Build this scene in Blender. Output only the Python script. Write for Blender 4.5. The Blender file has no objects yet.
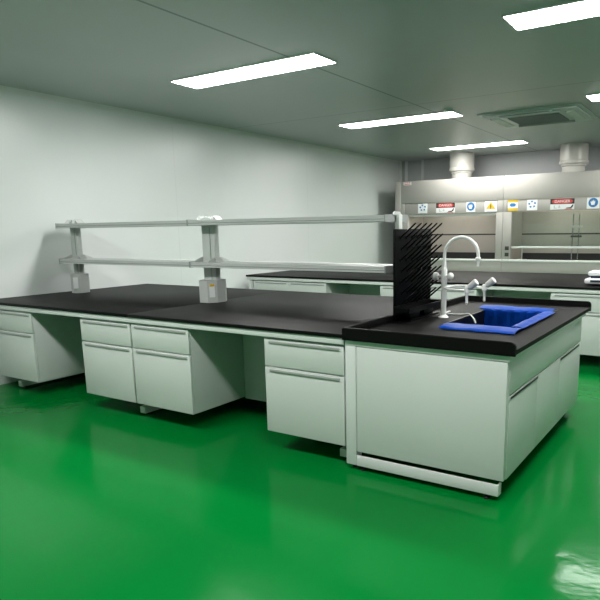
import bpy, bmesh, math, random
from mathutils import Vector, Matrix
random.seed(4)
PI = math.pi
sc = bpy.context.scene
COL = sc.collection

# ------------------------------------------------------------------ camera, world, exposure
cam_d = bpy.data.cameras.new('camera')
cam = bpy.data.objects.new('camera', cam_d)
COL.objects.link(cam)
cam.location = (6.0106, -3.0250, 1.4652)
cam.rotation_euler = (1.379867, 0.01284, 0.558822)
cam_d.sensor_width = 36.0
cam_d.lens = 607.573 / 600 * 36
cam_d.shift_x = -45.96 / 600
cam_d.shift_y = 47.10 / 600
cam_d.clip_start = 0.05
sc.camera = cam

w = bpy.data.worlds.new('world')
w.use_nodes = True
w.node_tree.nodes['Background'].inputs[0].default_value = (0.6, 0.7, 0.75, 1)
w.node_tree.nodes['Background'].inputs[1].default_value = 0.05
sc.world = w

sc.view_settings.view_transform = 'Standard'
sc.view_settings.look = 'None'
sc.view_settings.gamma = 1
sc.view_settings.exposure = 2.75
LAMP = 7.0          # emission strength of the ceiling diffusers

# ------------------------------------------------------------------ materials
def new_mat(name):
    m = bpy.data.materials.new(name)
    m.use_nodes = True
    return m, m.node_tree.nodes, m.node_tree.links, m.node_tree.nodes['Principled BSDF']

def mat(name, col, rough=0.5, metal=0.0, var=0.0, scale=6.0, bump=0.0, bscale=60.0, coat=0.0, spec=0.5):
    m, n, l, b = new_mat(name)
    b.inputs['Roughness'].default_value = rough
    b.inputs['Metallic'].default_value = metal
    b.inputs['Coat Weight'].default_value = coat
    b.inputs['Specular IOR Level'].default_value = spec
    tc = n.new('ShaderNodeTexCoord')
    nz = n.new('ShaderNodeTexNoise')
    nz.inputs['Scale'].default_value = scale
    nz.inputs['Detail'].default_value = 3
    l.new(tc.outputs['Object'], nz.inputs['Vector'])
    mx = n.new('ShaderNodeMix'); mx.data_type = 'RGBA'
    lo = [c * (1 - var) for c in col]; hi = [min(1, c * (1 + var)) for c in col]
    mx.inputs[6].default_value = (*lo, 1); mx.inputs[7].default_value = (*hi, 1)
    l.new(nz.outputs['Fac'], mx.inputs[0])
    l.new(mx.outputs[2], b.inputs['Base Color'])
    if bump:
        nb = n.new('ShaderNodeTexNoise'); nb.inputs['Scale'].default_value = bscale
        l.new(tc.outputs['Object'], nb.inputs['Vector'])
        bp = n.new('ShaderNodeBump'); bp.inputs['Strength'].default_value = bump
        bp.inputs['Distance'].default_value = 0.01
        l.new(nb.outputs['Fac'], bp.inputs['Height'])
        l.new(bp.outputs['Normal'], b.inputs['Normal'])
    return m

def emit(name, col, s):
    m, n, l, b = new_mat(name)
    b.inputs['Base Color'].default_value = (0.9, 0.9, 0.9, 1)
    b.inputs['Emission Color'].default_value = (*col, 1)
    b.inputs['Emission Strength'].default_value = s
    return m

def floor_mat():
    m, n, l, b = new_mat('green epoxy floor')
    tc = n.new('ShaderNodeTexCoord')
    big = n.new('ShaderNodeTexNoise'); big.inputs['Scale'].default_value = 0.9; big.inputs['Detail'].default_value = 3
    l.new(tc.outputs['Object'], big.inputs['Vector'])
    mx = n.new('ShaderNodeMix'); mx.data_type = 'RGBA'
    mx.inputs[6].default_value = (0.0003, 0.140, 0.020, 1)
    mx.inputs[7].default_value = (0.0004, 0.172, 0.028, 1)
    l.new(big.outputs['Fac'], mx.inputs[0]); l.new(mx.outputs[2], b.inputs['Base Color'])
    rr = n.new('ShaderNodeMapRange'); rr.inputs[3].default_value = 0.07; rr.inputs[4].default_value = 0.20
    l.new(big.outputs['Fac'], rr.inputs[0]); l.new(rr.outputs[0], b.inputs['Roughness'])
    b.inputs['Specular IOR Level'].default_value = 0.5
    b.inputs['IOR'].default_value = 1.17
    b.inputs['Specular Tint'].default_value = (0.45, 1.0, 0.62, 1)
    wv = n.new('ShaderNodeTexNoise'); wv.inputs['Scale'].default_value = 5.0; wv.inputs['Detail'].default_value = 4
    l.new(tc.outputs['Object'], wv.inputs['Vector'])
    bp = n.new('ShaderNodeBump'); bp.inputs['Strength'].default_value = 0.14; bp.inputs['Distance'].default_value = 0.02
    l.new(wv.outputs['Fac'], bp.inputs['Height']); l.new(bp.outputs['Normal'], b.inputs['Normal'])
    return m

def line_mask(n, l, tc_out, axis, pos, half):
    sep = n.new('ShaderNodeSeparateXYZ'); l.new(tc_out, sep.inputs[0])
    s = n.new('ShaderNodeMath'); s.operation = 'SUBTRACT'; s.inputs[1].default_value = pos
    l.new(sep.outputs[axis], s.inputs[0])
    a = n.new('ShaderNodeMath'); a.operation = 'ABSOLUTE'; l.new(s.outputs[0], a.inputs[0])
    c = n.new('ShaderNodeMath'); c.operation = 'LESS_THAN'; c.inputs[1].default_value = half
    l.new(a.outputs[0], c.inputs[0])
    return c.outputs[0]

def seam_mat(name, col, seam_col, seams, rough):
    m, n, l, b = new_mat(name)
    b.inputs['Roughness'].default_value = rough
    tc = n.new('ShaderNodeTexCoord')
    out = None
    for axis, pos, half in seams:
        k = line_mask(n, l, tc.outputs['Object'], axis, pos, half)
        if out is None: out = k
        else:
            mm = n.new('ShaderNodeMath'); mm.operation = 'MAXIMUM'
            l.new(out, mm.inputs[0]); l.new(k, mm.inputs[1]); out = mm.outputs[0]
    nz = n.new('ShaderNodeTexNoise'); nz.inputs['Scale'].default_value = 1.2
    l.new(tc.outputs['Object'], nz.inputs['Vector'])
    va = n.new('ShaderNodeMix'); va.data_type = 'RGBA'
    va.inputs[6].default_value = (*[c * .96 for c in col], 1); va.inputs[7].default_value = (*[c * 1.04 for c in col], 1)
    l.new(nz.outputs['Fac'], va.inputs[0])
    mx = n.new('ShaderNodeMix'); mx.data_type = 'RGBA'
    l.new(out, mx.inputs[0]); l.new(va.outputs[2], mx.inputs[6])
    mx.inputs[7].default_value = (*seam_col, 1)
    l.new(mx.outputs[2], b.inputs['Base Color'])
    bp = n.new('ShaderNodeBump'); bp.inputs['Strength'].default_value = 0.05; bp.inputs['Distance'].default_value = 0.02
    nb = n.new('ShaderNodeTexNoise'); nb.inputs['Scale'].default_value = 2.5
    l.new(tc.outputs['Object'], nb.inputs['Vector']); l.new(nb.outputs['Fac'], bp.inputs['Height'])
    l.new(bp.outputs['Normal'], b.inputs['Normal'])
    return m

def glass_mat():
    m = bpy.data.materials.new('clear sash glass'); m.use_nodes = True
    n, l = m.node_tree.nodes, m.node_tree.links
    n.clear()
    o = n.new('ShaderNodeOutputMaterial'); t = n.new('ShaderNodeBsdfTransparent'); g = n.new('ShaderNodeBsdfGlossy')
    t.inputs[0].default_value = (0.86, 0.92, 0.89, 1)
    g.inputs['Roughness'].default_value = 0.03
    f = n.new('ShaderNodeFresnel'); f.inputs[0].default_value = 1.5
    mx = n.new('ShaderNodeMixShader')
    l.new(f.outputs[0], mx.inputs[0]); l.new(t.outputs[0], mx.inputs[1]); l.new(g.outputs[0], mx.inputs[2])
    l.new(mx.outputs[0], o.inputs[0])
    return m

M = dict(
    floor=floor_mat(),
    wall=seam_mat('pale sandwich panel wall', (0.66, 0.70, 0.69), (0.625, 0.663, 0.653), [(1, 2.55, .006), (1, 5.4, .006), (1, -.3, .006)], 0.30),
    backwall=mat('shade-darkened panel wall', (0.42, 0.44, 0.45), 0.4, var=.03),  # shade behind the hoods is put into this darker base colour
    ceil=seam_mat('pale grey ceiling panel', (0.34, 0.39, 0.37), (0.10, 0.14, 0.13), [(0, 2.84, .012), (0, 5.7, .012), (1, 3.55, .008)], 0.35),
    trim=mat('white aluminium trim', (0.66, 0.68, 0.67), 0.35, var=.02),
    white=mat('white powder coated steel', (0.60, 0.635, 0.615), 0.38, var=.02, scale=3),
    frame=mat('white frame steel', (0.66, 0.69, 0.68), 0.36, var=.02),
    side=mat('cabinet side steel', (0.56, 0.60, 0.58), 0.42, var=.02),
    handle=mat('grey aluminium handle', (0.36, 0.38, 0.37), 0.4, metal=0.15, var=.03),
    darkgap=mat('dark gap', (0.03, 0.035, 0.032), 0.6),
    epoxy=mat('black epoxy resin', (0.0034, 0.0034, 0.0034), 0.52, var=.12, scale=14, bump=.04, bscale=160, spec=0.10),
    pp=mat('black polypropylene', (0.0010, 0.0012, 0.0014), 0.42, var=.1, spec=0.12),
    basin=mat('black sink resin', (0.004, 0.004, 0.0045), 0.32, var=.1, spec=0.25),
    rubber=mat('black rubber', (0.015, 0.015, 0.015), 0.7),
    shelf=mat('brushed aluminium shelf', (0.60, 0.62, 0.61), 0.30, metal=0.25, var=.03),
    groove=mat('shelf groove grey', (0.34, 0.36, 0.36), 0.4, metal=0.3),
    post=mat('grey green post', (0.52, 0.555, 0.53), 0.4, var=.02),
    plastic=mat('light grey plastic', (0.50, 0.52, 0.51), 0.42, var=.02),
    faucet=mat('white epoxy coated brass', (0.78, 0.79, 0.77), 0.25, coat=.3),
    tapgrey=mat('grey tap handle', (0.50, 0.51, 0.50), 0.35),
    blue=mat('blue plastic film', (0.0003, 0.042, 0.29), 0.40, var=.2, scale=22, bump=.25, bscale=30, spec=0.12),
    hood=mat('cream grey hood steel', (0.39, 0.381, 0.358), 0.36, var=.02),
    liner=mat('fibre resin liner', (0.46, 0.43, 0.39), 0.5, var=.04),
    hooddark=mat('dark slot', (0.03, 0.03, 0.03), 0.5),
    sticker=mat('white sticker', (0.80, 0.83, 0.84), 0.4),
    yellow=mat('yellow print', (0.70, 0.46, 0.02), 0.4),
    black=mat('black print', (0.02, 0.02, 0.02), 0.4),
    red=mat('red print', (0.62, 0.05, 0.05), 0.4),
    signblue=mat('blue print', (0.02, 0.16, 0.42), 0.4),
    duct=mat('pale plastic duct', (0.50, 0.49, 0.46), 0.28, var=.03),
    balance=mat('white balance housing', (0.80, 0.81, 0.84), 0.35),
    steel=mat('brushed steel', (0.55, 0.56, 0.58), 0.25, metal=1.0),
    screen=mat('dark display', (0.02, 0.03, 0.06), 0.2),
    acw=mat('air conditioner plastic', (0.50, 0.55, 0.53), 0.4),
    acg=mat('air conditioner grille', (0.20, 0.23, 0.22), 0.5),
    led=emit('green led', (0.1, 0.7, 0.4), 0.08),
    lamp=emit('lamp diffuser', (1.0, 0.99, 0.96), LAMP),
    lamp_dim=emit('dimmed lamp diffuser', (1.0, 0.98, 0.93), LAMP * .75),  # far row turned down so the fume hoods are not overlit
    hoodlamp=emit('hood tube', (1.0, 0.95, 0.86), 4.2),
    glass=glass_mat(),
)

# ------------------------------------------------------------------ mesh helpers
def box(bm, x0, x1, y0, y1, z0, z1, bev=0.0, seg=2):
    vs = [bm.verts.new((x, y, z)) for x in (x0, x1) for y in (y0, y1) for z in (z0, z1)]
    idx = [(0, 1, 3, 2), (4, 6, 7, 5), (0, 4, 5, 1), (2, 3, 7, 6), (0, 2, 6, 4), (1, 5, 7, 3)]
    fs = [bm.faces.new([vs[i] for i in f]) for f in idx]
    if bev:
        es = list({e for f in fs for e in f.edges})
        bmesh.ops.bevel(bm, geom=es, offset=bev, segments=seg, affect='EDGES', profile=0.5)

def prism(bm, pts, axis, a0, a1):
    """outline pts (2-D) extruded along axis between a0 and a1"""
    def P(p, a):
        return {'x': (a, p[0], p[1]), 'y': (p[0], a, p[1]), 'z': (p[0], p[1], a)}[axis]
    A = [bm.verts.new(P(p, a0)) for p in pts]; B = [bm.verts.new(P(p, a1)) for p in pts]
    n = len(pts)
    fs = [bm.faces.new(A), bm.faces.new(B[::-1])]
    for i in range(n):
        fs.append(bm.faces.new((A[i], A[(i + 1) % n], B[(i + 1) % n], B[i])))
    bmesh.ops.recalc_face_normals(bm, faces=fs)

def tube(bm, pts, r, seg=12, caps=True):
    pts = [Vector(p) for p in pts]
    rs = r if isinstance(r, (list, tuple)) else [r] * len(pts)
    rings = []
    up0 = None
    for i, p in enumerate(pts):
        d = (pts[min(i + 1, len(pts) - 1)] - pts[max(i - 1, 0)]).normalized()
        if up0 is None:
            up0 = Vector((0, 0, 1)) if abs(d.z) < .9 else Vector((0, 1, 0))
        u = d.cross(up0)
        if u.length < 1e-4: u = d.cross(Vector((1, 0, 0)))
        u.normalize(); v = u.cross(d).normalized(); up0 = v
        rings.append([bm.verts.new(p + (u * math.cos(2 * PI * k / seg) + v * math.sin(2 * PI * k / seg)) * rs[i]) for k in range(seg)])
    fs = []
    for a, b in zip(rings, rings[1:]):
        for k in range(seg):
            fs.append(bm.faces.new((a[k], a[(k + 1) % seg], b[(k + 1) % seg], b[k])))
    if caps:
        fs.append(bm.faces.new(rings[0])); fs.append(bm.faces.new(rings[-1][::-1]))
    bmesh.ops.recalc_face_normals(bm, faces=fs)

def lathe(bm, prof, cx, cy, seg=28):
    """profile of (r, z) turned round the vertical through cx, cy, closed at both ends"""
    rings = [[bm.verts.new((cx + r * math.cos(2 * PI * k / seg), cy + r * math.sin(2 * PI * k / seg), z)) for k in range(seg)] for r, z in prof]
    fs = []
    for a, b in zip(rings, rings[1:]):
        for k in range(seg):
            fs.append(bm.faces.new((a[k], a[(k + 1) % seg], b[(k + 1) % seg], b[k])))
    fs.append(bm.faces.new(rings[0])); fs.append(bm.faces.new(rings[-1][::-1]))
    bmesh.ops.recalc_face_normals(bm, faces=fs)

def ball(bm, c, r, sx=1, sy=1, sz=1):
    bmesh.ops.create_uvsphere(bm, u_segments=18, v_segments=10, radius=r, matrix=Matrix.Translation(c) @ Matrix.Diagonal((sx, sy, sz, 1)))

def world_loc(o):
    v = Vector((0, 0, 0))
    while o is not None:
        v = v + o.location; o = o.parent
    return v

def obj(name, bm, m, parent=None, smooth=True, label=None):
    """bm is authored in world coordinates; it becomes one mesh under its parent"""
    if parent is not None:
        bmesh.ops.translate(bm, verts=bm.verts, vec=-world_loc(parent))
    me = bpy.data.meshes.new(name)
    bm.to_mesh(me); bm.free()
    me.materials.append(m)
    if smooth:
        me.polygons.foreach_set('use_smooth', [True] * len(me.polygons))
        me.set_sharp_from_angle(angle=math.radians(32))
    o = bpy.data.objects.new(name, me)
    COL.objects.link(o)
    if parent is not None: o.parent = parent
    if label: o['label'] = label
    return o

def boxes(name, bs, m, parent=None, bev=0.0, label=None):
    bm = bmesh.new()
    for b in bs: box(bm, *b, bev=bev)
    return obj(name, bm, m, parent, label=label)

def tubes(name, ts, m, parent=None, seg=12, label=None):
    bm = bmesh.new()
    for p, r in ts: tube(bm, p, r, seg)
    return obj(name, bm, m, parent, label=label)

def thing(name, label, cat, loc, group=None):
    o = bpy.data.objects.new(name, None)
    o.empty_display_size = .1
    COL.objects.link(o); o.location = loc
    return tag(o, label, cat, group)

def tag(o, label, cat, group=None, kind=None):
    o['label'] = label; o['category'] = cat
    if group: o['group'] = group
    if kind: o['kind'] = kind
    return o

def struct(o):
    o['kind'] = 'structure'; return o

def dup(root, loc, label, group=None):
    r = root.copy(); COL.objects.link(r); r.location = loc; r['label'] = label
    if group: r['group'] = group
    for ch in list(root.children):
        c = ch.copy(); COL.objects.link(c); c.parent = r
        for g in list(ch.children):
            d = g.copy(); COL.objects.link(d); d.parent = c
    return r

def text_mesh(name, body, size, m, parent, loc):
    """upright lettering that faces -y, centred on loc (world)"""
    cu = bpy.data.curves.new(name, 'FONT')
    cu.body = body; cu.size = size; cu.extrude = 0.0006; cu.align_x = 'CENTER'; cu.align_y = 'CENTER'
    t = bpy.data.objects.new(name, cu)
    COL.objects.link(t)
    bpy.context.view_layer.update()
    me = bpy.data.meshes.new_from_object(t)
    bpy.data.objects.remove(t)
    me.transform(Matrix.Rotation(PI / 2, 4, 'X'))
    me.materials.clear(); me.materials.append(m)
    o = bpy.data.objects.new(name, me); COL.objects.link(o)
    o.parent = parent; o.location = Vector(loc) - world_loc(parent)
    return o

def arc(cx, cz, r, a0, a1, n=8):
    return [(cx + r * math.cos(a0 + (a1 - a0) * i / n), cz + r * math.sin(a0 + (a1 - a0) * i / n)) for i in range(n + 1)]

# ------------------------------------------------------------------ the setting
H = 2.842
X1, Y0, Y1 = 8.6, -5.2, 8.75
struct(boxes('floor', [(-.1, X1 + .1, Y0 - .1, Y1 + .1, -.1, 0)], M['floor']))
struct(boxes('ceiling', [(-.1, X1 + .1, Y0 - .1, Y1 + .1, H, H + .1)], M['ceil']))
struct(boxes('wall_left', [(-.1, 0, Y0 - .1, Y1 + .1, 0, H)], M['wall']))
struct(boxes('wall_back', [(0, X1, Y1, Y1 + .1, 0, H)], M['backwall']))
struct(boxes('wall_right', [(X1, X1 + .1, Y0 - .1, Y1 + .1, 0, H)], M['wall']))
struct(boxes('wall_front', [(0, X1, Y0 - .1, Y0, 0, H)], M['wall']))
# cove strip where the left wall meets the ceiling, and upright strips in the far corner
bm = bmesh.new()
prism(bm, [(0, H)] + [(0, H - .045)] + [(.045 - .045 * math.cos(a), H - .045 + .045 * math.sin(a)) for a in (PI / 8, PI / 4, 3 * PI / 8)] + [(.045, H)], 'y', Y0, Y1 - .05)
struct(obj('trim_1', bm, M['trim']))
struct(boxes('trim_2', [(0, .05, Y1 - .05, Y1, 0, H)], M['trim'], bev=.006))
struct(boxes('trim_3', [(.125, .185, Y1 - .03, Y1, 0, H)], M['trim'], bev=.006))
struct(boxes('trim_4', [(.50, .55, Y1 - .03, Y1, 0, H)], M['trim'], bev=.006))

# ------------------------------------------------------------------ ceiling lights
LW, LD = 1.62, .34
lamp0 = thing('ceiling_light', 'long white ceiling light panel at upper left above the bench', 'ceiling light', (1.47, 1.20, H), 'ceiling light panels')
x, y = 1.47, 1.20
boxes('frame', [(x, x + LW, y, y + .01, H - .012, H), (x, x + LW, y + LD - .01, y + LD, H - .012, H),
                (x, x + .01, y + .01, y + LD - .01, H - .012, H), (x + LW - .01, x + LW, y + .01, y + LD - .01, H - .012, H)], M['trim'], lamp0)
boxes('diffuser', [(x + .0105, x + LW - .0105, y + .0105, y + LD - .0105, H - .0135, H - .004)], M['lamp'], lamp0)
for lx, ly, lb in [
        (1.43, 4.14, 'ceiling light panel in the middle of the picture, left of the air conditioner'),
        (1.40, 7.12, 'farthest ceiling light panel, just in front of the fume hoods'),
        (4.59, 1.22, 'ceiling light panel at the top right corner of the picture'),
        (4.55, 4.16, 'ceiling light panel cut off by the right edge, beside the air conditioner'),
        (4.55, 7.12, 'ceiling light panel in front of the right fume hood, beyond the right edge'),
        (1.45, -1.75, 'added unseen ceiling light panel over the floor before the bench, left of the camera'),  # this and the next: unseen, added to light the bench fronts
        (4.59, -1.75, 'added unseen ceiling light panel right above the camera')]:
    r_ = dup(lamp0, (lx, ly, H), lb)
    if ly > 7:
        for c_ in r_.children:
            if c_.name.startswith('diffuser'):
                c_.data = c_.data.copy(); c_.data.materials[0] = M['lamp_dim']

# ceiling cassette
ac = thing('air_conditioner', 'square ceiling cassette air conditioner with grey centre grille', 'air conditioner', (3.80, 5.12, H))
ax0, ax1, ay0, ay1 = 3.20, 4.42, 4.56, 5.68
bm = bmesh.new()
box(bm, ax0, ax1, ay0, ay1, H - .012, H)
box(bm, ax0 + .05, ax1 - .05, ay0 + .05, ay1 - .05, H - .035, H - .012, bev=.008)
obj('panel', bm, M['acw'], ac)
gx0, gx1, gy0, gy1 = ax0 + .30, ax1 - .30, ay0 + .27, ay1 - .27
bm = bmesh.new()
box(bm, gx0, gx1, gy0, gy1, H - .038, H - .033)
for i in range(13):
    yy = gy0 + (gy1 - gy0) * (i + .5) / 13
    box(bm, gx0, gx1, yy - .012, yy + .006, H - .046, H - .037)
obj('grille', bm, M['acg'], ac)
for k, (a, b, c, d) in enumerate([(ax0 + .25, ax1 - .25, ay0 + .10, ay0 + .19), (ax0 + .25, ax1 - .25, ay1 - .19, ay1 - .10),
                                  (ax0 + .11, ax0 + .20, ay0 + .22, ay1 - .22), (ax1 - .20, ax1 - .11, ay0 + .22, ay1 - .22)]):
    bm = bmesh.new()
    long_x = (b - a) > (d - c)
    if long_x:
        prism(bm, [(c, H - .034), (d, H - .034), (d, H - .040), (c, H - .056)], 'x', a, b)
    else:
        prism(bm, [(a, H - .034), (b, H - .034), (b, H - .040), (a, H - .056)], 'y', c, d)
    lv = obj('louvre', bm, M['acw'], ac)
    if long_x: boxes('outlet_slot', [(a, b, c - .02, c - .002, H - .040, H - .034)], M['acg'], lv)
    else: boxes('outlet_slot', [(a - .02, a - .002, c, d, H - .040, H - .034)], M['acg'], lv)
boxes('indicator_lamp', [(ax0 + .86, ax0 + .89, ay0 + .065, ay0 + .08, H - .039, H - .034)], M['led'], ac, label='tiny green indicator lamp')

bm = bmesh.new(); lathe(bm, [(.055, H), (.055, H - .012), (.045, H - .028), (.015, H - .034)], 3.05, 4.02, 20)
tag(obj('ceiling_fitting', bm, M['acw']), 'small round fitting on the ceiling just left of the air conditioner', 'ceiling fitting')

# ------------------------------------------------------------------ main bench
TT, TB = .85, .825
D = 1.985
XS = 2.122
tag(boxes('worktop', [(0.002, XS - .0015, 0, D, TB, TT)], M['epoxy'], bev=.003), 'long black worktop slab at the left against the wall', 'worktop', 'black bench worktops')
tag(boxes('worktop', [(XS + .0015, 4.082, 0, D, TB, TT)], M['epoxy'], bev=.003), 'black worktop slab between the left slab and the sink', 'worktop', 'black bench worktops')

def bench_frame(name, label, x0, x1, y0, y1, feet, gaps):
    t = thing(name, label, 'bench frame', ((x0 + x1) / 2, (y0 + y1) / 2, 0))
    boxes('front_rail', [(x0, x1, y0 + .010, y0 + .045, .785, TB)], M['frame'], t, bev=.002)
    boxes('rear_rail', [(x0, x1, y1 - .045, y1 - .010, .785, TB)], M['frame'], t, bev=.002)
    boxes('centre_rail', [(x0, x1, y0 + .66, y0 + .72, .77, TB)], M['frame'], t, bev=.002)
    for fx in feet:
        boxes('leg', [(fx - .03, fx + .03, y0 + .66, y0 + .72, .07, .77)], M['frame'], t, bev=.003)
        ft = boxes('foot_beam', [(fx - .032, fx + .032, y0 + .13, y1 - .13, .015, .07)], M['frame'], t, bev=.004)
        for gy in (y0 + .2, y1 - .2):
            bm = bmesh.new(); lathe(bm, [(.022, 0), (.022, .008), (.010, .011), (.010, .018)], fx, gy, 14)
            obj('glide', bm, M['rubber'], ft)
    boxes('light_block_panel', [(x0 + .01, x1 - .01, y1 - .60, y1 - .585, .02, .775)], M['side'], t)  # unseen panel added to block light from behind, standing in for far-side cabinets
    for a, b in gaps:
        boxes('modesty_panel', [(a, b, y0 + .595, y0 + .610, .125, .775)], M['side'], t)
    return t
bench_frame('bench_frame', 'white steel C-frame carrying the long front bench', 0.004, 4.085, 0, D, (.30, 2.06, 4.0), ((.792, 1.484), (2.759, 3.449)))

CW = .625
def make_cabinet():
    t = thing('drawer_cabinet', '', 'cabinet', (0, 0, 0), 'white drawer cabinets')
    boxes('body', [(0, CW, .020, .575, 0, .640)], M['side'], t, bev=.002)
    d = boxes('drawer', [(.003, CW - .003, 0, .019, .452, .634)], M['white'], t, bev=.0025)
    boxes('handle', [(.045, CW - .030, -.008, -.0005, .604, .622)], M['handle'], d, bev=.003)
    r = boxes('door', [(.003, CW - .003, 0, .019, 0, .444)], M['white'], t, bev=.0025)
    boxes('handle', [(.045, CW - .030, -.008, -.0005, .414, .432)], M['handle'], r, bev=.003)
    return t
YC, ZC = .026, .136
cab0 = make_cabinet()
cab0.location = (.161, YC, ZC)
cab0['label'] = 'white drawer cabinet at the far left beside the wall, left of the knee space'
cab0['group'] = 'front bench cabinets'
for cx, lb in ((1.490, 'white drawer cabinet, left one of the pair under the front bench'),
               (2.128, 'white drawer cabinet, right one of the pair under the front bench'),
               (3.452, 'white drawer cabinet directly left of the sink bench')):
    dup(cab0, (cx, YC, ZC), lb, 'front bench cabinets')

# ------------------------------------------------------------------ reagent rack on the bench
YR = .93
rack = thing('reagent_rack', 'two-tier grey aluminium reagent rack with power boxes on the bench', 'reagent rack', (2.08, YR, TT))
PX = (.225, 2.135, 3.986)
ZU, ZL = 1.562, 1.205            # shelf tops
for i, px in enumerate(PX):
    bm = bmesh.new()
    hw = (.052, .075, .014)[i]
    box(bm, px - hw, px + hw, YR - .028, YR + .028, TT + .001, 1.585 if i < 2 else 1.567, bev=.006)
    p = obj('post', bm, M['post'], rack)
    if i < 2: boxes('slot_strip', [(px + .018, px + .028, YR - .0315, YR - .0285, 1.0, 1.50)], M['groove'], p)
    if i < 2:
        # power box with sloping cheeks round the foot of the post
        bm = bmesh.new()
        wb = .098 if i else .076; db = .12 if i else .09
        prism(bm, [(px - wb, YR - .05), (px - wb + .05, YR - db), (px + wb - .05, YR - db), (px + wb, YR - .05), (px + wb, YR + .05),
                   (px + wb - .05, YR + db), (px - wb + .05, YR + db), (px - wb, YR + .05)], 'z', TT + .001, 1.045)
        obj('power_box', bm, M['plastic'], p)
        bm = bmesh.new()
        box(bm, px + wb - .062, px + wb - .015, -.004, .002, .90, 1.015)
        # the label sits on the bevelled right-hand face
        rot = Matrix.Translation((px + wb - .025, YR - .088, 0)) @ Matrix.Rotation(math.radians(54), 4, 'Z') @ Matrix.Translation((-(px + wb - .0385), 0, 0))
        bmesh.ops.transform(bm, matrix=rot, verts=bm.verts)
        obj('socket_plate', bm, M['sticker'], p)
        if i == 1:
            bm = bmesh.new(); box(bm, px + wb - .060, px + wb - .017, -.006, -.003, .995, 1.015)
            bmesh.ops.transform(bm, matrix=rot, verts=bm.verts)
            obj('warning_label', bm, M['yellow'], p, label='small yellow warning label')
    # side clamps above each shelf
    for zt in (ZU, ZL):
        we = (.075 if zt == ZU else .13) if i < 2 else .06
        ch = .040 if i < 2 else .026
        for s in ((-1, 1) if i < 2 else (-1,)):
            bm = bmesh.new()
            xx = px + s * (hw + .004)
            prism(bm, [(YR - we, zt), (YR - we, zt + .008), (YR - .040, zt + ch), (YR + .040, zt + ch), (YR + we, zt + .008), (YR + we, zt)], 'x', xx - .004, xx + .004)
            if i < 2: prism(bm, [(px + s * (hw + .002), zt), (px + s * (hw + .050), zt), (px + s * (hw + .002), zt + .040)], 'y', YR - .035, YR + .035)
            obj('clamp', bm, M['plastic'], p)
    for s in ((-1, 1) if i < 2 else ()):
        bm = bmesh.new()
        box(bm, px + s * hw * .5 - .012, px + s * hw * .5 + .012, YR - .018, YR + .018, 1.5852, 1.598, bev=.004)
        obj('post_cap', bm, M['post'], p)
def shelf(x0, x1, zt):
    bm = bmesh.new()
    ya, yb = YR - .165, YR + .165
    # extruded profile with two grooves on the front edge
    prism(bm, [(ya, zt), (ya, zt - .014), (ya + .005, zt - .016), (ya + .005, zt - .020), (ya, zt - .022), (ya, zt - .042),
               (ya + .02, zt - .045), (ya + .02, zt - .028), (yb - .02, zt - .028), (yb - .02, zt - .045), (yb, zt - .042), (yb, zt)], 'x', x0, x1)
    s = obj('shelf', bm, M['shelf'], rack)
    boxes('groove_strip', [(x0, x1, ya - .0012, ya + .0045, zt - .030, zt - .0225)], M['groove'], s)
    for xa in (x0, x1 - .006):
        bm = bmesh.new(); box(bm, xa - .001, xa + .007, ya - .004, yb + .004, zt - .047, zt + .005)
        obj('end_cap', bm, M['groove'], s)
for zt in (ZU, ZL):
    shelf(.15, 2.035, zt); shelf(2.038, 3.965, zt)

# ------------------------------------------------------------------ sink bench
SX0, SX1, SY0, SY1 = 4.086, 5.129, -.013, 1.985
HX0, HX1, HY0, HY1 = 4.455, 4.925, .63, 1.42       # cut-out
st = thing('sink_worktop', 'black sink worktop with raised rounded edges at the right end', 'worktop', (4.6, 1.0, TB))
bm = bmesh.new()
for b in [(SX0, HX0, SY0 + .026, SY1 - .026, TB, TT), (HX1, SX1, SY0 + .026, SY1 - .026, TB, TT), (HX0, HX1, SY0 + .026, HY0, TB, TT), (HX0, HX1, HY1, SY1 - .026, TB, TT)]:
    box(bm, *b)
obj('slab', bm, M['epoxy'], st)
def edge_x(y0):
    bm = bmesh.new()
    z1, r = .893, .028
    prism(bm, [(SX0, .818), (SX1, .818)] + arc(SX1 - r, z1 - r, r, 0, PI / 2, 6) + [(SX0 + .01, z1), (SX0, z1 - .01)], 'y', y0, y0 + .026)
    bmesh.ops.bevel(bm, geom=[e for e in bm.edges if abs(e.verts[0].co.y - e.verts[1].co.y) < 1e-5], offset=.004, segments=2, affect='EDGES')
    obj('raised_edge', bm, M['epoxy'], st)
edge_x(SY0); edge_x(SY1 - .026)
boxes('raised_edge', [(SX0, SX0 + .026, SY0 + .0265, SY1 - .0265, TT + .0002, .893)], M['epoxy'], st, bev=.004)

sk = thing('sink', 'deep black laboratory sink basin set in the right worktop', 'sink', (4.69, 1.02, .56))
bm = bmesh.new(); t_ = .012
for b in [(HX0 + .001, HX1 - .001, HY0 + .001, HY1 - .001, .56, .572), (HX0 + .001, HX0 + t_, HY0 + .001, HY1 - .001, .572, .8515), (HX1 - t_, HX1 - .001, HY0 + .001, HY1 - .001, .572, .8515),
          (HX0 + t_, HX1 - t_, HY0 + .001, HY0 + t_, .572, .8515), (HX0 + t_, HX1 - t_, HY1 - t_, HY1 - .001, .572, .8515)]:
    box(bm, *b)
obj('basin', bm, M['basin'], sk)
bm = bmesh.new(); lathe(bm, [(.045, .572), (.045, .577), (.02, .575)], 4.69, 1.02, 20)
obj('drain', bm, M['steel'], sk)

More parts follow.
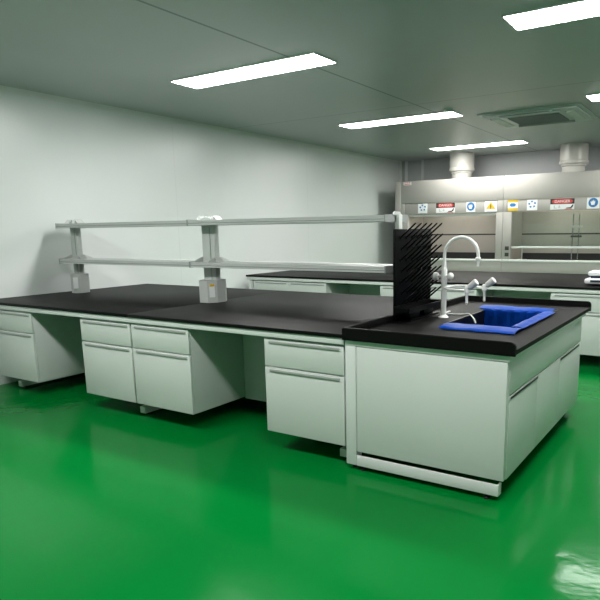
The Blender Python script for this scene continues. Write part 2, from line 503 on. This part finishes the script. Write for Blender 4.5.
# white frame
fr = thing('sink_bench_frame', 'white steel frame with floor rail around the sink bench', 'bench frame', (4.6, 1.0, 0))
boxes('post', [(4.094, 4.166, .012, .052, .032, .782)], M['frame'], fr, bev=.004)
boxes('top_rail', [(4.094, 5.100, .012, .052, .7825, .818)], M['frame'], fr, bev=.004)
br = boxes('floor_rail', [(4.1685, 5.062, .010, .026, .032, .098), (4.1685, 5.062, .026, .066, .032, .045), (5.050, 5.062, .026, .066, .045, .098)], M['frame'], fr, bev=.004)
boxes('joint_block', [(4.094, 4.1675, .053, .075, .032, .10)], M['frame'], fr, bev=.002)
boxes('side_rail', [(5.060, 5.100, .0525, 1.90, .7825, .818)], M['frame'], fr, bev=.004)
boxes('side_rail', [(4.094, 4.134, .0525, 1.90, .7825, .818)], M['frame'], fr, bev=.004)
boxes('rear_rail', [(4.094, 5.100, 1.9005, 1.94, .7825, .818)], M['frame'], fr, bev=.004)
boxes('floor_beam', [(4.168, 5.03, 1.80, 1.86, .032, .095)], M['frame'], fr, bev=.006)
for gx, gy in ((4.20, .04), (4.99, .04), (4.20, 1.83), (4.99, 1.83), (4.13, .066)):
    bm = bmesh.new(); lathe(bm, [(.020, 0), (.020, .010), (.009, .013), (.009, .034)], gx, gy, 14)
    obj('glide', bm, M['rubber'], fr)

# cabinet
cb = thing('sink_cabinet', 'wide white sink cabinet with panelled end and side doors', 'cabinet', (4.6, .95, .11))
boxes('body', [(4.112, 5.058, .060, 1.87, .118, .132), (4.112, 4.126, .060, 1.87, .132, .78), (4.126, 5.058, 1.856, 1.87, .132, .78), (4.126, 5.058, .060, .074, .132, .78),
               (5.044, 5.058, .074, 1.856, .132, .18), (5.044, 5.058, .074, 1.856, .74, .78), (5.044, 5.058, .60, .66, .18, .74), (5.044, 5.058, 1.17, 1.23, .18, .74)], M['side'], cb)
boxes('end_panel', [(4.172, 5.085, .014, .059, .124, .778)], M['white'], cb, bev=.002)
boxes('apron_panel', [(5.0685, 5.087, .062, 1.868, .592, .778)], M['white'], cb, bev=.002)
for y0, y1, hd in ((.062, .630, 1), (.634, 1.206, 0), (1.210, 1.868, 2)):
    d = boxes('door' if hd else 'fixed_panel', [(5.0685, 5.087, y0, y1, .118, .584)], M['white'], cb, bev=.002)
    if hd: boxes('handle', [(5.0875, 5.091, y0 + (.02 if hd == 1 else .0), y1 - (.01 if hd == 1 else .06), .566, .580)], M['darkgap'], d, bev=.002)

# drying rack with pegs
BX, BY0, BY1, BZ0, BZ1 = 4.118, .585, 1.150, .90, 1.465
dr = thing('drying_rack', 'black pegboard drying rack with upward slanting pegs beside the tap', 'drying rack', (4.2, .94, TT))
boxes('board', [(BX, BX + .020, BY0, BY1, BZ0 - .04, BZ1)], M['pp'], dr, bev=.003)
for r_ in range(7):
    for c_ in range(6):
        z = BZ1 - .055 - r_ * .075
        y = BY0 + .07 + c_ * .086 + (.0 if r_ % 2 == 0 else .018)
        if z < 1.0 and c_ in (2, 3): pass
        bm = bmesh.new()
        tube(bm, [(BX + .019, y, z), (BX + .024, y, z), (BX + .026, y, z + .001)], [.014, .014, .009], 10)
        dz = .075
        tube(bm, [(BX + .022, y, z), (BX + .125, y, z + dz + .012), (BX + .132, y, z + dz + .018)], [.0065, .0055, .003], 8)
        obj('peg', bm, M['pp'], dr)
bm = bmesh.new()
prism(bm, [(BX + .021, .905), (BX + .135, .915), (BX + .140, .950), (BX + .132, .950), (BX + .127, .923), (BX + .029, .914), (BX + .029, .955), (BX + .021, .955)], 'y', BY0 - .03, BY1 - .02)
for y in (BY0 - .03, BY1 - .026): box(bm, BX + .022, BX + .136, y, y + .006, .912, .948)
obj('drip_tray', bm, M['pp'], dr)
boxes('base', [(BX + .0, BX + .11, BY0 + .05, BY1 - .05, TT + .0005, .862), (BX + .0, BX + .085, BY0 + .09, BY0 + .25, .862, .906), (BX + .0, BX + .085, BY1 - .25, BY1 - .09, .862, .906)], M['pp'], dr, bev=.003)

# tap
FX, FY = 4.340, .925
tp = thing('laboratory_tap', 'white three-way gooseneck laboratory tap beside the black sink', 'tap', (FX, FY, TT))
bm = bmesh.new()
lathe(bm, [(.036, TT + .0005), (.036, TT + .006), (.026, TT + .014), (.019, TT + .022), (.019, 1.09), (.021, 1.095), (.021, 1.185), (.017, 1.195), (.0135, 1.21), (.0135, 1.24)], FX, FY, 20)
obj('column', bm, M['faucet'], tp)
R_ = .121
pts = [(FX, FY, 1.235), (FX, FY, 1.26), (FX, FY, 1.285)] + [(FX + R_ - R_ * math.cos(a), FY, 1.285 + R_ * math.sin(a)) for a in [PI * k / 14 for k in range(1, 15)]] + [(FX + 2 * R_, FY, 1.27)]
g = tubes('gooseneck', [(pts, .0115)], M['faucet'], tp, 14)
bm = bmesh.new()
gx = FX + 2 * R_
lathe(bm, [(.012, 1.275), (.019, 1.271), (.019, 1.257), (.011, 1.253), (.0085, 1.22), (.010, 1.218), (.007, 1.21)], gx, FY, 16)
obj('nozzle', bm, M['faucet'], g)
# main valve: knob on each side of the column
bm = bmesh.new()
tube(bm, [(FX - .02, FY, 1.14), (FX + .05, FY - .01, 1.14)], .010, 12)
ball(bm, (FX + .052, FY - .01, 1.142), .025, .9, .9, 1)
obj('valve_knob', bm, M['faucet'], tp)
bm = bmesh.new()
tube(bm, [(FX - .015, FY, 1.14), (FX - .045, FY, 1.138), (FX - .048, FY, 1.138), (FX - .072, FY, 1.136), (FX - .077, FY, 1.136)], [.010, .010, .026, .030, .024], 16)
obj('lever', bm, M['tapgrey'], tp, label='grey handle')
# two side outlets on a horizontal ring of pipe
def outlet(px, py, mid, s):
    pipe = tubes('side_pipe', [([(FX, FY, 1.062), mid[0], mid[1], (px, py, 1.062)], .0085)], M['faucet'], tp, 12)
    bm = bmesh.new()
    lathe(bm, [(.010, 1.09), (.017, 1.085), (.017, 1.050), (.013, 1.045), (.008, 1.03), (.0075, .985), (.009, .982), (.006, .972)], px, py, 16)
    obj('spout', bm, M['faucet'], pipe)
    d = Vector((.062, .05 * s, .048)).normalized()
    p0 = Vector((px - .012, py, 1.062))
    bm = bmesh.new()
    tube(bm, [p0, p0 + d * .035, p0 + d * .036, p0 + d * .095, p0 + d * .099], [.011, .012, .020, .024, .020], 16)
    obj('tap_handle', bm, M['tapgrey'], pipe, label='grey slanting tap handle')
outlet(4.565, .775, ((4.40, .835, 1.062), (4.48, .79, 1.062)), 0)
outlet(4.618, .965, ((4.38, 1.03, 1.066), (4.50, 1.04, 1.068)), 0)

# blue film on the sink rim
def sheet(nx, ny, f, th):
    bm = bmesh.new()
    g = [[bm.verts.new(f(i / nx, j / ny)) for j in range(ny + 1)] for i in range(nx + 1)]
    fs = [bm.faces.new((g[i][j], g[i + 1][j], g[i + 1][j + 1], g[i][j + 1])) for i in range(nx) for j in range(ny)]
    bmesh.ops.recalc_face_normals(bm, faces=fs)
    if sum(f_.normal.z for f_ in fs) < 0: bmesh.ops.reverse_faces(bm, faces=fs)
    bmesh.ops.solidify(bm, geom=fs, thickness=th)
    return bm
def wob(a, b): return .0028 * (math.sin(a * 17 + b * 5) + math.sin(a * 29 - b * 11 + 1)) * .5
film = thing('blue_film', 'bright blue plastic film draped over the black sink rim', 'plastic film', (4.7, 1.0, TT))
def f_front(u, v):            # lies along the front rim, rolled edges
    x = 4.515 + .475 * u; y = .440 + .190 * v
    z = TT + .012 + .008 * math.sin(PI * v) + .5 * wob(x, y)
    if v < .04: z = TT + .0045
    return (x, y + .006 * math.sin(u * 19), z)
obj('front_flap', sheet(40, 14, f_front, -.003), M['blue'], film)
def f_back(u, v):             # lies on the back rim then hangs down the back wall of the basin
    s = v * .44
    x = 4.425 + .535 * u
    if s < .20: y, z = 1.60 - s, TT + .014 + .012 * math.sin(PI * s / .2) + wob(x, s)
    else:
        y, z = 1.398 + .004 * math.sin(u * 30), TT + .012 - (s - .20)
    x2 = x if s < .20 else 4.472 + .436 * u
    return (x2, y + wob(u * 3, v), z)
obj('rear_flap', sheet(40, 36, f_back, -.003), M['blue'], film)
def f_side(u, v):
    y = .62 + .80 * v; s = u * .20
    if s < .085: x, z = 4.990 - s, TT + .014 + .006 * math.sin(PI * s / .085)
    else: x, z = 4.905, TT + .014 - (s - .085)
    return (x + wob(y, u), y, z + .5 * wob(y * 2, u))
obj('side_flap', sheet(16, 30, f_side, -.003), M['blue'], film)

# thin white hose
bm = bmesh.new()
hp = [(4.275, 1.20, .8575), (4.275, 1.13, .8575), (4.29, 1.09, .8575), (4.34, 1.06, .8575), (4.42, 1.08, .8585), (4.465, 1.07, .866), (4.50, 1.04, .861), (4.535, 1.0, .845), (4.56, .97, .82)]
sm = []
for i in range(len(hp) - 1):
    p0, p1, p2, p3 = [Vector(hp[max(0, min(len(hp) - 1, i + k))]) for k in (-1, 0, 1, 2)]
    for k in range(5):
        t = k / 5
        sm.append(.5 * ((2 * p1) + (-p0 + p2) * t + (2 * p0 - 5 * p1 + 4 * p2 - p3) * t * t + (-p0 + 3 * p1 - 3 * p2 + p3) * t ** 3))
sm.append(Vector(hp[-1]))
tube(bm, sm, .0055, 10)
tag(obj('thin_hose', bm, M['faucet']), 'thin white hose lying beside the tap and into the sink', 'hose')

# ------------------------------------------------------------------ rear bench
RY0, RY1, RX0, RX1 = 3.60, 5.47, .17, 6.3
tag(boxes('worktop', [(RX0, RX1, RY0, RY1, TB, TT)], M['epoxy'], bev=.003), 'long black worktop of the rear bench before the fume hoods', 'worktop', 'black bench worktops')
bench_frame('bench_frame', 'white steel frame of the rear bench before the fume hoods', RX0 + .01, RX1 - .01, RY0, RY1, (.24, 1.53, 3.60, 5.02, 6.2), ((1.535, 2.335), (3.612, 4.412)))
boxes('end_post', [(RX0 + .02, RX0 + .08, RY0 + .05, RY0 + .11, .07, .785)], M['frame'], bpy.data.objects['bench_frame.001'])
for cx, lb in ((.283, 'white rear bench cabinet at its left end, seen below the shelves'),
               (.908, 'white rear bench cabinet second from its left end'),
               (2.340, 'white rear bench cabinet partly hidden behind the black drying rack'),
               (2.970, 'white rear bench cabinet seen behind the laboratory tap'),
               (4.418, 'white rear bench cabinet below the balance behind the sink bench'),
               (5.046, 'white rear bench cabinet next to the one below the balance, beyond the right edge')):
    dup(cab0, (cx, RY0 + .026, ZC), lb, 'rear bench cabinets')

# balance
bl = thing('balance', 'white electronic balance on the rear bench at the right edge', 'balance', (4.90, 3.86, TT))
bx, by = 4.73, 3.74
boxes('foot', [(bx + .03, bx + .07, by + .03, by + .07, TT + .0005, TT + .022), (bx + .23, bx + .27, by + .03, by + .07, TT + .0005, TT + .022),
               (bx + .03, bx + .07, by + .25, by + .29, TT + .0005, TT + .022), (bx + .23, bx + .27, by + .25, by + .29, TT + .0005, TT + .022)], M['rubber'], bl)
bm = bmesh.new(); box(bm, bx, bx + .30, by, by + .33, TT + .022, TT + .078, bev=.020, seg=3)
bd = obj('housing', bm, M['balance'], bl)
boxes('display', [(bx + .06, bx + .26, by - .002, by + .004, TT + .040, TT + .064)], M['screen'], bd)
boxes('pan_support', [(bx + .05, bx + .25, by + .07, by + .29, TT + .078, TT + .105)], M['screen'], bl, bev=.004)
bm = bmesh.new(); box(bm, bx + .025, bx + .285, by + .04, by + .31, TT + .105, TT + .150, bev=.016, seg=3)
obj('pan_cover', bm, M['balance'], bl)

# ------------------------------------------------------------------ fume hoods
HY, HD, HW, HZ = 7.695, .92, 2.0, 2.35
def sign(parent, name, x0, x1, z0, z1, label):
    return boxes(name, [(x0, x1, HY + .006, HY + .010, z0, z1)], M['sticker'], parent, label=label)
def disc(name, cx, cz, r, y, m, parent, n=28, r_in=0):
    bm = bmesh.new()
    a = [bm.verts.new((cx + r * math.cos(2 * PI * k / n), y, cz + r * math.sin(2 * PI * k / n))) for k in range(n)]
    bm.faces.new(a)
    return obj(name, bm, m, parent, smooth=False)
def plate(name, polys, y, m, parent):
    bm = bmesh.new()
    for p in polys: prism(bm, p, 'y', y - .0008, y)
    return obj(name, bm, m, parent, smooth=False)
def circ(cx, cz, r, n=26): return [(cx + r * math.cos(2 * PI * k / n), cz + r * math.sin(2 * PI * k / n)) for k in range(n)]
ZF0, ZF1 = 1.735, 1.930
def hood(x0, label, signs, sash_z, extra_left):
    t = thing('fume_hood', label, 'fume hood', (x0 + HW / 2, HY + HD / 2, 0), 'fume hoods')
    x1 = x0 + HW
    yb = HY + HD
    boxes('top_panel', [(x0, x1, HY, HY + .03, 1.938, HZ)], M['hood'], t, bev=.003)
    boxes('shell', [(x0, x0 + .02, HY + .031, yb, .66, HZ), (x1 - .02, x1, HY + .031, yb, .66, HZ), (x0 + .02, x1 - .02, HY + .031, yb, HZ - .02, HZ), (x0 + .02, x1 - .02, yb - .02, yb, .66, HZ - .02)], M['hood'], t)
    boxes('fascia', [(x0 + .075, x1 - .09, HY + .010, HY + .040, ZF0, ZF1)], M['hood'], t, bev=.002)
    ls = boxes('stile', [(x0, x0 + .15, HY, HY + .10, .909, ZF0 - .002), (x0, x0 + .073, HY, HY + .03, ZF0 - .002, 1.937)], M['hood'], t, bev=.003)
    boxes('stile', [(x1 - .12, x1, HY, HY + .10, .909, ZF0 - .002), (x1 - .088, x1, HY, HY + .03, ZF0 - .002, 1.937)], M['hood'], t, bev=.003)
    for z in (1.065, .955):
        s = boxes('socket', [(x0 + .055, x0 + .125, HY - .012, HY - .0005, z + .01, z + .075)], M['hooddark'], ls, bev=.004)
    if extra_left:
        boxes('side_panel', [(x0 - .125, x0 - .001, HY, HY + .03, .10, HZ), (x0 - .125, x0 - .105, HY + .03, yb, .10, HZ)], M['hood'], t, bev=.002)
    # liner and baffle
    boxes('liner', [(x0 + .021, x0 + .135, HY + .101, yb - .16, .886, 2.05), (x1 - .105, x1 - .021, HY + .101, yb - .16, .886, 2.05), (x0 + .135, x1 - .105, HY + .14, yb - .16, 2.05, 2.07)], M['liner'], t)
    bf = boxes('baffle', [(x0 + .135, x1 - .105, yb - .20, yb - .185, 1.00, 1.33), (x0 + .135, x1 - .105, yb - .20, yb - .185, 1.355, 2.05)], M['liner'], t)
    boxes('slot', [(x0 + .135, x1 - .105, yb - .183, yb - .170, .886, 2.05)], M['hooddark'], bf)
    kn = bmesh.new()
    for z in (1.60, 1.34, 1.10, .97):
        tube(kn, [(x1 - .1045, HY + .16, z), (x1 - .125, HY + .16, z), (x1 - .127, HY + .16, z), (x1 - .150, HY + .16, z)], [.012, .012, .026, .022], 14)
    obj('valve_knob', kn, M['hooddark'], t)
    boxes('work_surface', [(x0 + .021, x1 - .021, HY + .101, yb - .16, .850, .885)], M['epoxy'], t)
    boxes('sill', [(x0, x1, HY - .03, HY + .10, .872, .908)], M['frame'], t, bev=.008)
    boxes('apron', [(x0, x1, HY - .015, HY + .10, .66, .871)], M['hood'], t, bev=.003)
    boxes('base_cabinet', [(x0, x1, HY + .021, yb - .05, .10, .659)], M['white'], t)
    for i in range(3):
        a = x0 + .01 + i * (HW - .02) / 3; b = a + (HW - .02) / 3 - .006
        d = boxes('door', [(a, b, HY, HY + .02, .11, .652)], M['white'], t, bev=.002)
        boxes('handle', [(a + .05, b - .05, HY - .012, HY - .0005, .63, .645)], M['handle'], d, bev=.003)
    boxes('plinth', [(x0 + .02, x1 - .02, HY + .05, yb - .08, 0.001, .099)], M['darkgap'], t)
    # sash
    sa = boxes('sash', [(x0 + .151, x1 - .121, HY + .048, HY + .078, sash_z, sash_z + .035)], M['frame'], t, bev=.006)
    boxes('glass', [(x0 + .152, x1 - .122, HY + .060, HY + .066, sash_z + .035, sash_z + .62)], M['glass'], sa)
    boxes('lamp_tube', [(x0 + .5, x1 - .5, HY + .25, HY + .29, 2.02, 2.045)], M['hoodlamp'], t)
    # small maker's plate near the top left
    pl = boxes('plate', [(x0 + .055, x0 + .22, HY - .002, HY - .0002, 2.278, 2.338)], M['sticker'], t, label='small white plate with red print')
    plate('print', [[(x0 + .07 + k * .045, 2.318), (x0 + .105 + k * .045, 2.318), (x0 + .105 + k * .045, 2.330), (x0 + .07 + k * .045, 2.330)] for k in range(3)] +
          [[(x0 + .075, 2.290), (x0 + .20, 2.290), (x0 + .20, 2.302), (x0 + .075, 2.302)]], HY - .0022, M['red'], pl)
    # stickers on the fascia
    ys = HY + .0055
    for kind, u0, u1 in signs:
        a, b = x0 + u0, x0 + u1; c = (a + b) / 2; z0, z1 = 1.750, 1.926; zc = (z0 + z1) / 2
        if kind == 'fan':
            s = sign(t, 'sign', a, b, z0, z1, 'white sticker with a blue fan symbol')
            ring = []
            for k in range(5):
                a0 = 2 * PI * k / 5 + .3
                ring.append([(c + .030 * math.cos(a0), zc + .012 + .030 * math.sin(a0)), (c + .066 * math.cos(a0 - .25), zc + .012 + .058 * math.sin(a0 - .25)), (c + .070 * math.cos(a0 + .25), zc + .012 + .062 * math.sin(a0 + .25)), (c + .046 * math.cos(a0 + .55), zc + .012 + .046 * math.sin(a0 + .55))])
            plate('symbol', ring, ys, M['signblue'], s)
        elif kind == 'glove':
            s = sign(t, 'sign', a, b, z0, z1, 'white sticker with a blue protective glove disc')
            plate('symbol', [circ(c, zc + .008, .074)], ys, M['signblue'], s)
            plate('glove_mark', [[(c - .028, zc - .03), (c + .018, zc - .03), (c + .03, zc + .01), (c + .026, zc + .045), (c + .012, zc + .02), (c + .004, zc + .055), (c - .008, zc + .022), (c - .02, zc + .05), (c - .024, zc + .02), (c - .045, zc + .03)]], ys - .0009, M['sticker'], s)
        elif kind == 'danger':
            s = sign(t, 'sign', a, b, z0, z1, 'white danger sticker with black and red header')
            plate('header', [[(a, z1 - .088), (b, z1 - .088), (b, z1), (a, z1)]], ys, M['black'], s)
            hw = (b - a) / 2 - .028
            plate('oval', [[(c + hw * math.copysign(abs(math.cos(q)) ** .6, math.cos(q)), z1 - .044 + .036 * math.copysign(abs(math.sin(q)) ** .7, math.sin(q))) for q in [2 * PI * k / 32 for k in range(32)]]], ys - .0009, M['red'], s)
            text_mesh('lettering', 'DANGER', .062, M['sticker'], s, (c, ys - .0024, z1 - .044))
            plate('symbol', [[(b - .13, z0 + .028), (b - .06, z0 + .034), (b - .03, z0 + .075), (b - .012, z0 + .075), (b - .03, z0 + .03), (b - .06, z0 + .014), (b - .13, z0 + .016)]], ys, M['black'], s)
            plate('stripe', [[(b - .15, z0 + .002), (b - .03, z0 + .002), (b - .03, z0 + .010), (b - .15, z0 + .010)]], ys, M['red'], s)
            plate('small_mark', [[(a + .06, z0 + .02), (a + .075, z0 + .02), (a + .075, z0 + .07), (a + .06, z0 + .07)], [(a + .075, z0 + .02), (a + .11, z0 + .02), (a + .11, z0 + .03), (a + .075, z0 + .03)], [(a + .13, z0 + .03), (a + .17, z0 + .03), (a + .15, z0 + .07)]], ys, M['post'], s)
        elif kind == 'triangle':
            s = sign(t, 'sign', a, b, z0, z1, 'white sticker with a yellow warning triangle')
            plate('symbol', [[(c - .088, zc - .045), (c + .088, zc - .045), (c, zc + .078)]], ys, M['yellow'], s)
            plate('mark', [[(c - .010, zc - .012), (c + .010, zc - .012), (c + .007, zc + .038), (c - .007, zc + .038)], circ(c, zc - .028, .011, 12)], ys - .0009, M['black'], s)
        elif kind == 'eye':
            s = sign(t, 'sign', a, b, z0, z1 + .012, 'yellow and white sticker with an eye protection symbol')
            plate('band', [[(a, z1 - .032), (b, z1 - .032), (b, z1 + .012), (a, z1 + .012)], [(a, z0), (b, z0), (b, z0 + .045), (a, z0 + .045)]], ys, M['yellow'], s)
            plate('symbol', [[(c - .06, zc + .012), (c - .03, zc + .04), (c + .03, zc + .04), (c + .06, zc + .012), (c + .03, zc - .018), (c - .03, zc - .018)]], ys, M['signblue'], s)
    return t
hood(.56, 'left fume hood with raised sash behind the black drying rack', [('fan', .36, .55), ('danger', .73, 1.10), ('glove', 1.32, 1.49), ('triangle', 1.665, 1.885)], 1.685, True)
hood(2.565, 'right fume hood with sash half lowered, at the right edge', [('eye', .078, .25), ('fan', .41, .585), ('danger', .80, 1.19), ('glove', 1.385, 1.58), ('triangle', 1.70, 1.88)], 1.105, False)

def stand(x, y, label, hgt, clamp):
    z0 = .8855
    t = thing('laboratory_stand', label, 'stand', (x, y, z0), 'stands inside the right fume hood')
    boxes('base', [(x - .08, x + .08, y - .06, y + .06, z0, z0 + .02)], M['hooddark'] if clamp else M['frame'], t, bev=.003)
    tubes('rod', [([(x, y, z0 + .02), (x, y, z0 + hgt)], .010)], M['steel'] if clamp else M['frame'], t)
    if clamp:
        tubes('rod', [([(x + .10, y, z0 + .02), (x + .10, y, z0 + hgt)], .008)], M['steel'], t)
        for z in (.22, .40, .56):
            boxes('clamp', [(x - .03, x + .15, y - .02, y + .02, z0 + z, z0 + z + .035)], M['hooddark'] if z < .5 else M['tapgrey'], t, bev=.006)
stand(2.86, HY + .22, 'pale single rod stand at the left inside the right fume hood', .26, False)
stand(3.68, HY + .36, 'double rod stand with dark clamps inside the right fume hood', .80, True)

# ------------------------------------------------------------------ ducts on top of the hoods
def duct(cx, label):
    t = thing('exhaust_duct', label, 'duct', (cx, 8.2, HZ), 'round exhaust ducts')
    bm = bmesh.new(); lathe(bm, [(.225, 2.51), (.238, 2.52), (.238, 2.56), (.228, 2.575), (.228, H - .001)], cx, 8.2, 40)
    obj('pipe', bm, M['duct'], t)
    bm = bmesh.new(); lathe(bm, [(.20, HZ + .001), (.185, HZ + .02), (.185, 2.47), (.205, 2.48), (.205, 2.509)], cx, 8.2, 40)
    obj('collar', bm, M['duct'], t)
duct(1.58, 'pale round exhaust duct above the left fume hood')
duct(3.60, 'pale round exhaust duct above the right fume hood')
